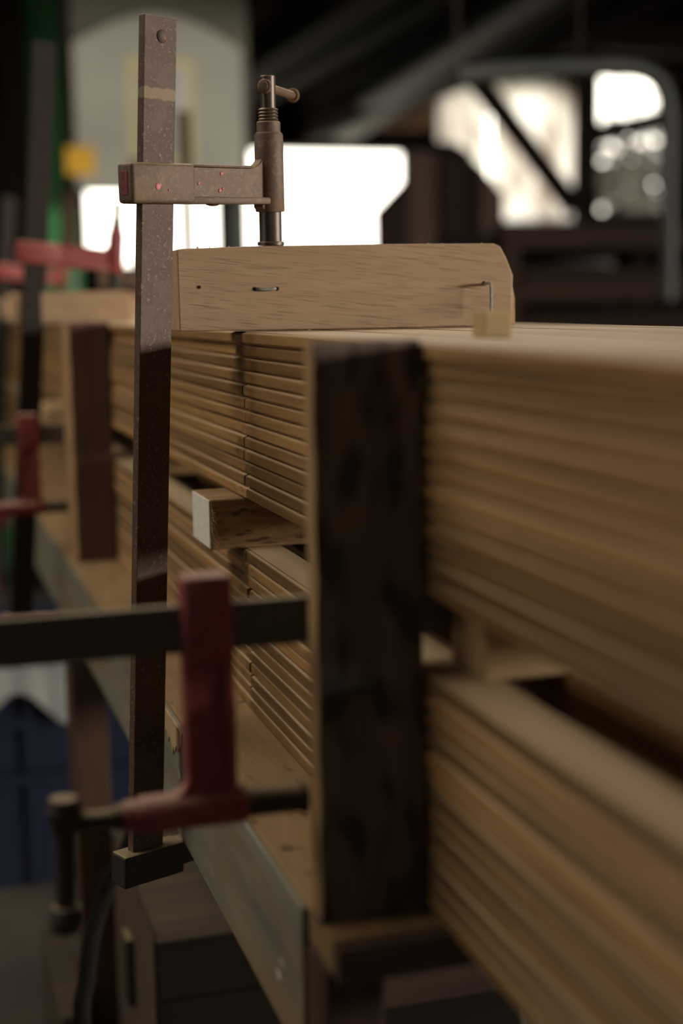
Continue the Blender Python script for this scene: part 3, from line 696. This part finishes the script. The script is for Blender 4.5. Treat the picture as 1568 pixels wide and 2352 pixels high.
# green machine column left of it
gx0, gx1, _, _ = sq(62, 190, 0, 600, 5.3)
gm = thing('green_machine', 'tall green painted machine column at the far left', 'machine', ((gx0+gx1)/2, 5.4, 0))
bm = bmesh.new(); bx(bm, (gx0, 5.3, .25), (gx1, 5.5, 2.45)); on(gm, obj('column', bm, 'green', bev=.03, seg=4))
bm = bmesh.new(); bx(bm, (gx0-.15, 5.2, 0), (gx1+.15, 5.65, .25)); on(gm, obj('base', bm, 'green', bev=.02))
bm = bmesh.new(); a = aty(25, 200, 5.25); bx(bm, (a.x-.05, 5.10, 0), (a.x+.035, 5.14, 2.4)); tag(obj('leaning_board', bm, 'rackwood'), 'dark board standing left of the green machine column', 'board')

# ------------------------------------------------------------------ right background: planks, drum, timber rack
dr = thing('dust_drum', 'dark brown round topped drum standing behind the leaning planks', 'drum', (aty(1015, 500, 6.3).x, 6.3, 0))
c = aty(1015, 500, 6.3); rad = (aty(1085, 500, 6.3).x-aty(940, 500, 6.3).x)/2; zt = aty(1015, 325, 6.3).z
bm = bmesh.new(); pr = [(rad*.9, 0), (rad, .02), (rad, zt-rad*.8)]
for i in range(1, 9): a = i/8*PI/2; pr.append((rad*math.cos(a) if i < 8 else 0, zt-rad*.8+rad*.8*math.sin(a)))
lathe(bm, pr, (c.x, 6.3, 0), (0, 0, 1), 40); on(dr, obj('drum_body', bm, 'drum', smooth=True))
bm = bmesh.new(); lathe(bm, [(rad+.002, 1.05), (rad+.018, 1.05), (rad+.018, 1.09), (rad+.002, 1.09)], (c.x, 6.3, 0), (0, 0, 1), 40); on(dr, obj('hoop', bm, 'iron', smooth=True))
for i, (p0, p1, yt, yt2, lab, mt) in enumerate(((862, 938, 485, 405, 'leftmost dark plank of the row leaning before the drum', 'rackwood'), (941, 1003, 345, 350, 'tall brown plank leaning second from left before the drum', 'plank_brown'),
                                     (1008, 1062, 362, 358, 'dark plank leaning right of the tall brown plank', 'rackwood'), (1066, 1100, 356, 375, 'narrow dark plank leaning third from left before the drum', 'rackwood'), (1103, 1158, 378, 445, 'rightmost brown plank of the row leaning before the drum', 'plank_brown'))):
    Yp = 5.55+.02*(i % 2); a, b = aty(p0, yt, Yp), aty(p1, yt, Yp); bm = bmesh.new(); prism(bm, [(a.x, 0), (b.x, 0), (b.x, aty(p1, yt2, Yp).z), (a.x, a.z)], 1, Yp, Yp+.028)
    o = obj('leaning_plank', bm, mt, bev=.003); tag(o, lab, 'plank', 'planks leaning in the background')
rk = thing('timber_rack', 'dark timber rack at the right behind the stack', 'rack', (1.9, 4.2, 0)); YR = 4.0
ra, rb = aty(1165, 600, YR).x, aty(1640, 600, YR).x
for x in (ra, rb):
    for y in (YR, YR+.5):
        bm = bmesh.new(); bx(bm, (x-.03, y-.03, 0), (x+.03, y+.03, aty(1300, 512, YR).z)); on(rk, obj('post', bm, 'rackwood', bev=.003))
zs = [aty(1300, y, YR).z for y in (750, 655, 535)]
for z in zs:
    bm = bmesh.new(); bx(bm, (ra-.03, YR-.031, z-.05), (rb+.03, YR+.531, z)); on(rk, obj('shelf', bm, 'rackwood', bev=.003))
bm = bmesh.new(); bx(bm, (ra-.03, YR+.535, .2), (rb+.03, YR+.55, zs[-1])); on(rk, obj('back_panel', bm, 'drum'))
words = {0: 'bottom', 1: 'middle', 2: 'top'}
for s, z in enumerate(zs):
    h = .045
    for j in range(3):
        if s == 2 and j == 2: continue
        y = YR+.02+j*.16; bm = bmesh.new(); bx(bm, (ra+.06+.03*j, y, z+.0005), (rb-.05-.07*j, y+.14, z+.028 if s == 2 else z+h+.012*j))
        tag(obj('racked_plank', bm, 'rackwood', bev=.003), '%s dark plank lying on the %s shelf of the timber rack' % (('front', 'middle', 'rear')[j], words[s]), 'plank', 'planks on the timber rack')

# tree outside the third window
tr = thing('tree', 'dark leafy tree seen through the far right window', 'tree', (aty(1440, 400, 11.5).x, 11.5, -.15))
bm = bmesh.new(); tx = aty(1440, 400, 11.5).x; cyl(bm, (tx, 11.5, -.15), (tx+.1, 11.5, 2.2), .09, .05, 12); on(tr, obj('trunk', bm, 'leg'))
bm = bmesh.new(); rs = random.Random(3)
cz = aty(1440, 400, 11.5).z
for i in range(3600):
    p = Vector((tx-.05+rs.gauss(.0, .40), 11.5+rs.gauss(0, .25), cz-.22+rs.gauss(0, .36)))
    e = Matrix.Rotation(rs.uniform(0, 6), 4, 'X') @ Matrix.Rotation(rs.uniform(0, 6), 4, 'Z'); s = rs.uniform(.03, .07)
    q = [Matrix.Translation(p) @ e @ Vector(v) for v in ((-s, 0, 0), (0, -s*.45, 0), (s, 0, 0), (0, s*.45, 0))]
    bm.faces.new([bm.verts.new(v) for v in q])
fo = on(tr, obj('foliage', bm, 'leaf')); fo['kind'] = 'stuff'
# ------------------------------------------------------------------ light
def area(name, loc, target, sx, sy, power, col):
    l = bpy.data.lights.new(name, 'AREA'); l.shape = 'RECTANGLE'; l.size = sx; l.size_y = sy; l.energy = power; l.color = col
    o = bpy.data.objects.new(name, l); COL.objects.link(o); o.location = loc
    o.rotation_euler = (Vector(target)-Vector(loc)).to_track_quat('-Z', 'Y').to_euler(); return o
area('daylight_right_window', (XR-.02, (WR[0]+WR[1])/2, (WR[2]+WR[3])/2), (0, (WR[0]+WR[1])/2+.8, 1.0), 2.9, .68, 470, (1, .93, .82))
for n_, k_ in (('roof_opening_portal', SK), ('roof_opening_portal', SK_FILL)):
    pl = area(n_, ((k_[0]+k_[1])/2, (k_[2]+k_[3])/2, ZC+.05), ((k_[0]+k_[1])/2, (k_[2]+k_[3])/2-.0001, 0), k_[1]-k_[0], k_[3]-k_[2], 1, (1, 1, 1)); pl.data.cycles.is_portal = True
w = bpy.data.worlds.new('sky'); S.world = w; w.use_nodes = True; nt = w.node_tree
bg = nt.nodes['Background']; bg.inputs['Color'].default_value = (1, .93, .80, 1); bg.inputs['Strength'].default_value = 5.0

vs = S.view_settings; S.display_settings.display_device = 'sRGB'
vs.view_transform = 'Standard'; vs.look = 'None'; vs.gamma = 1; vs.exposure = 0; vs.use_curve_mapping = False
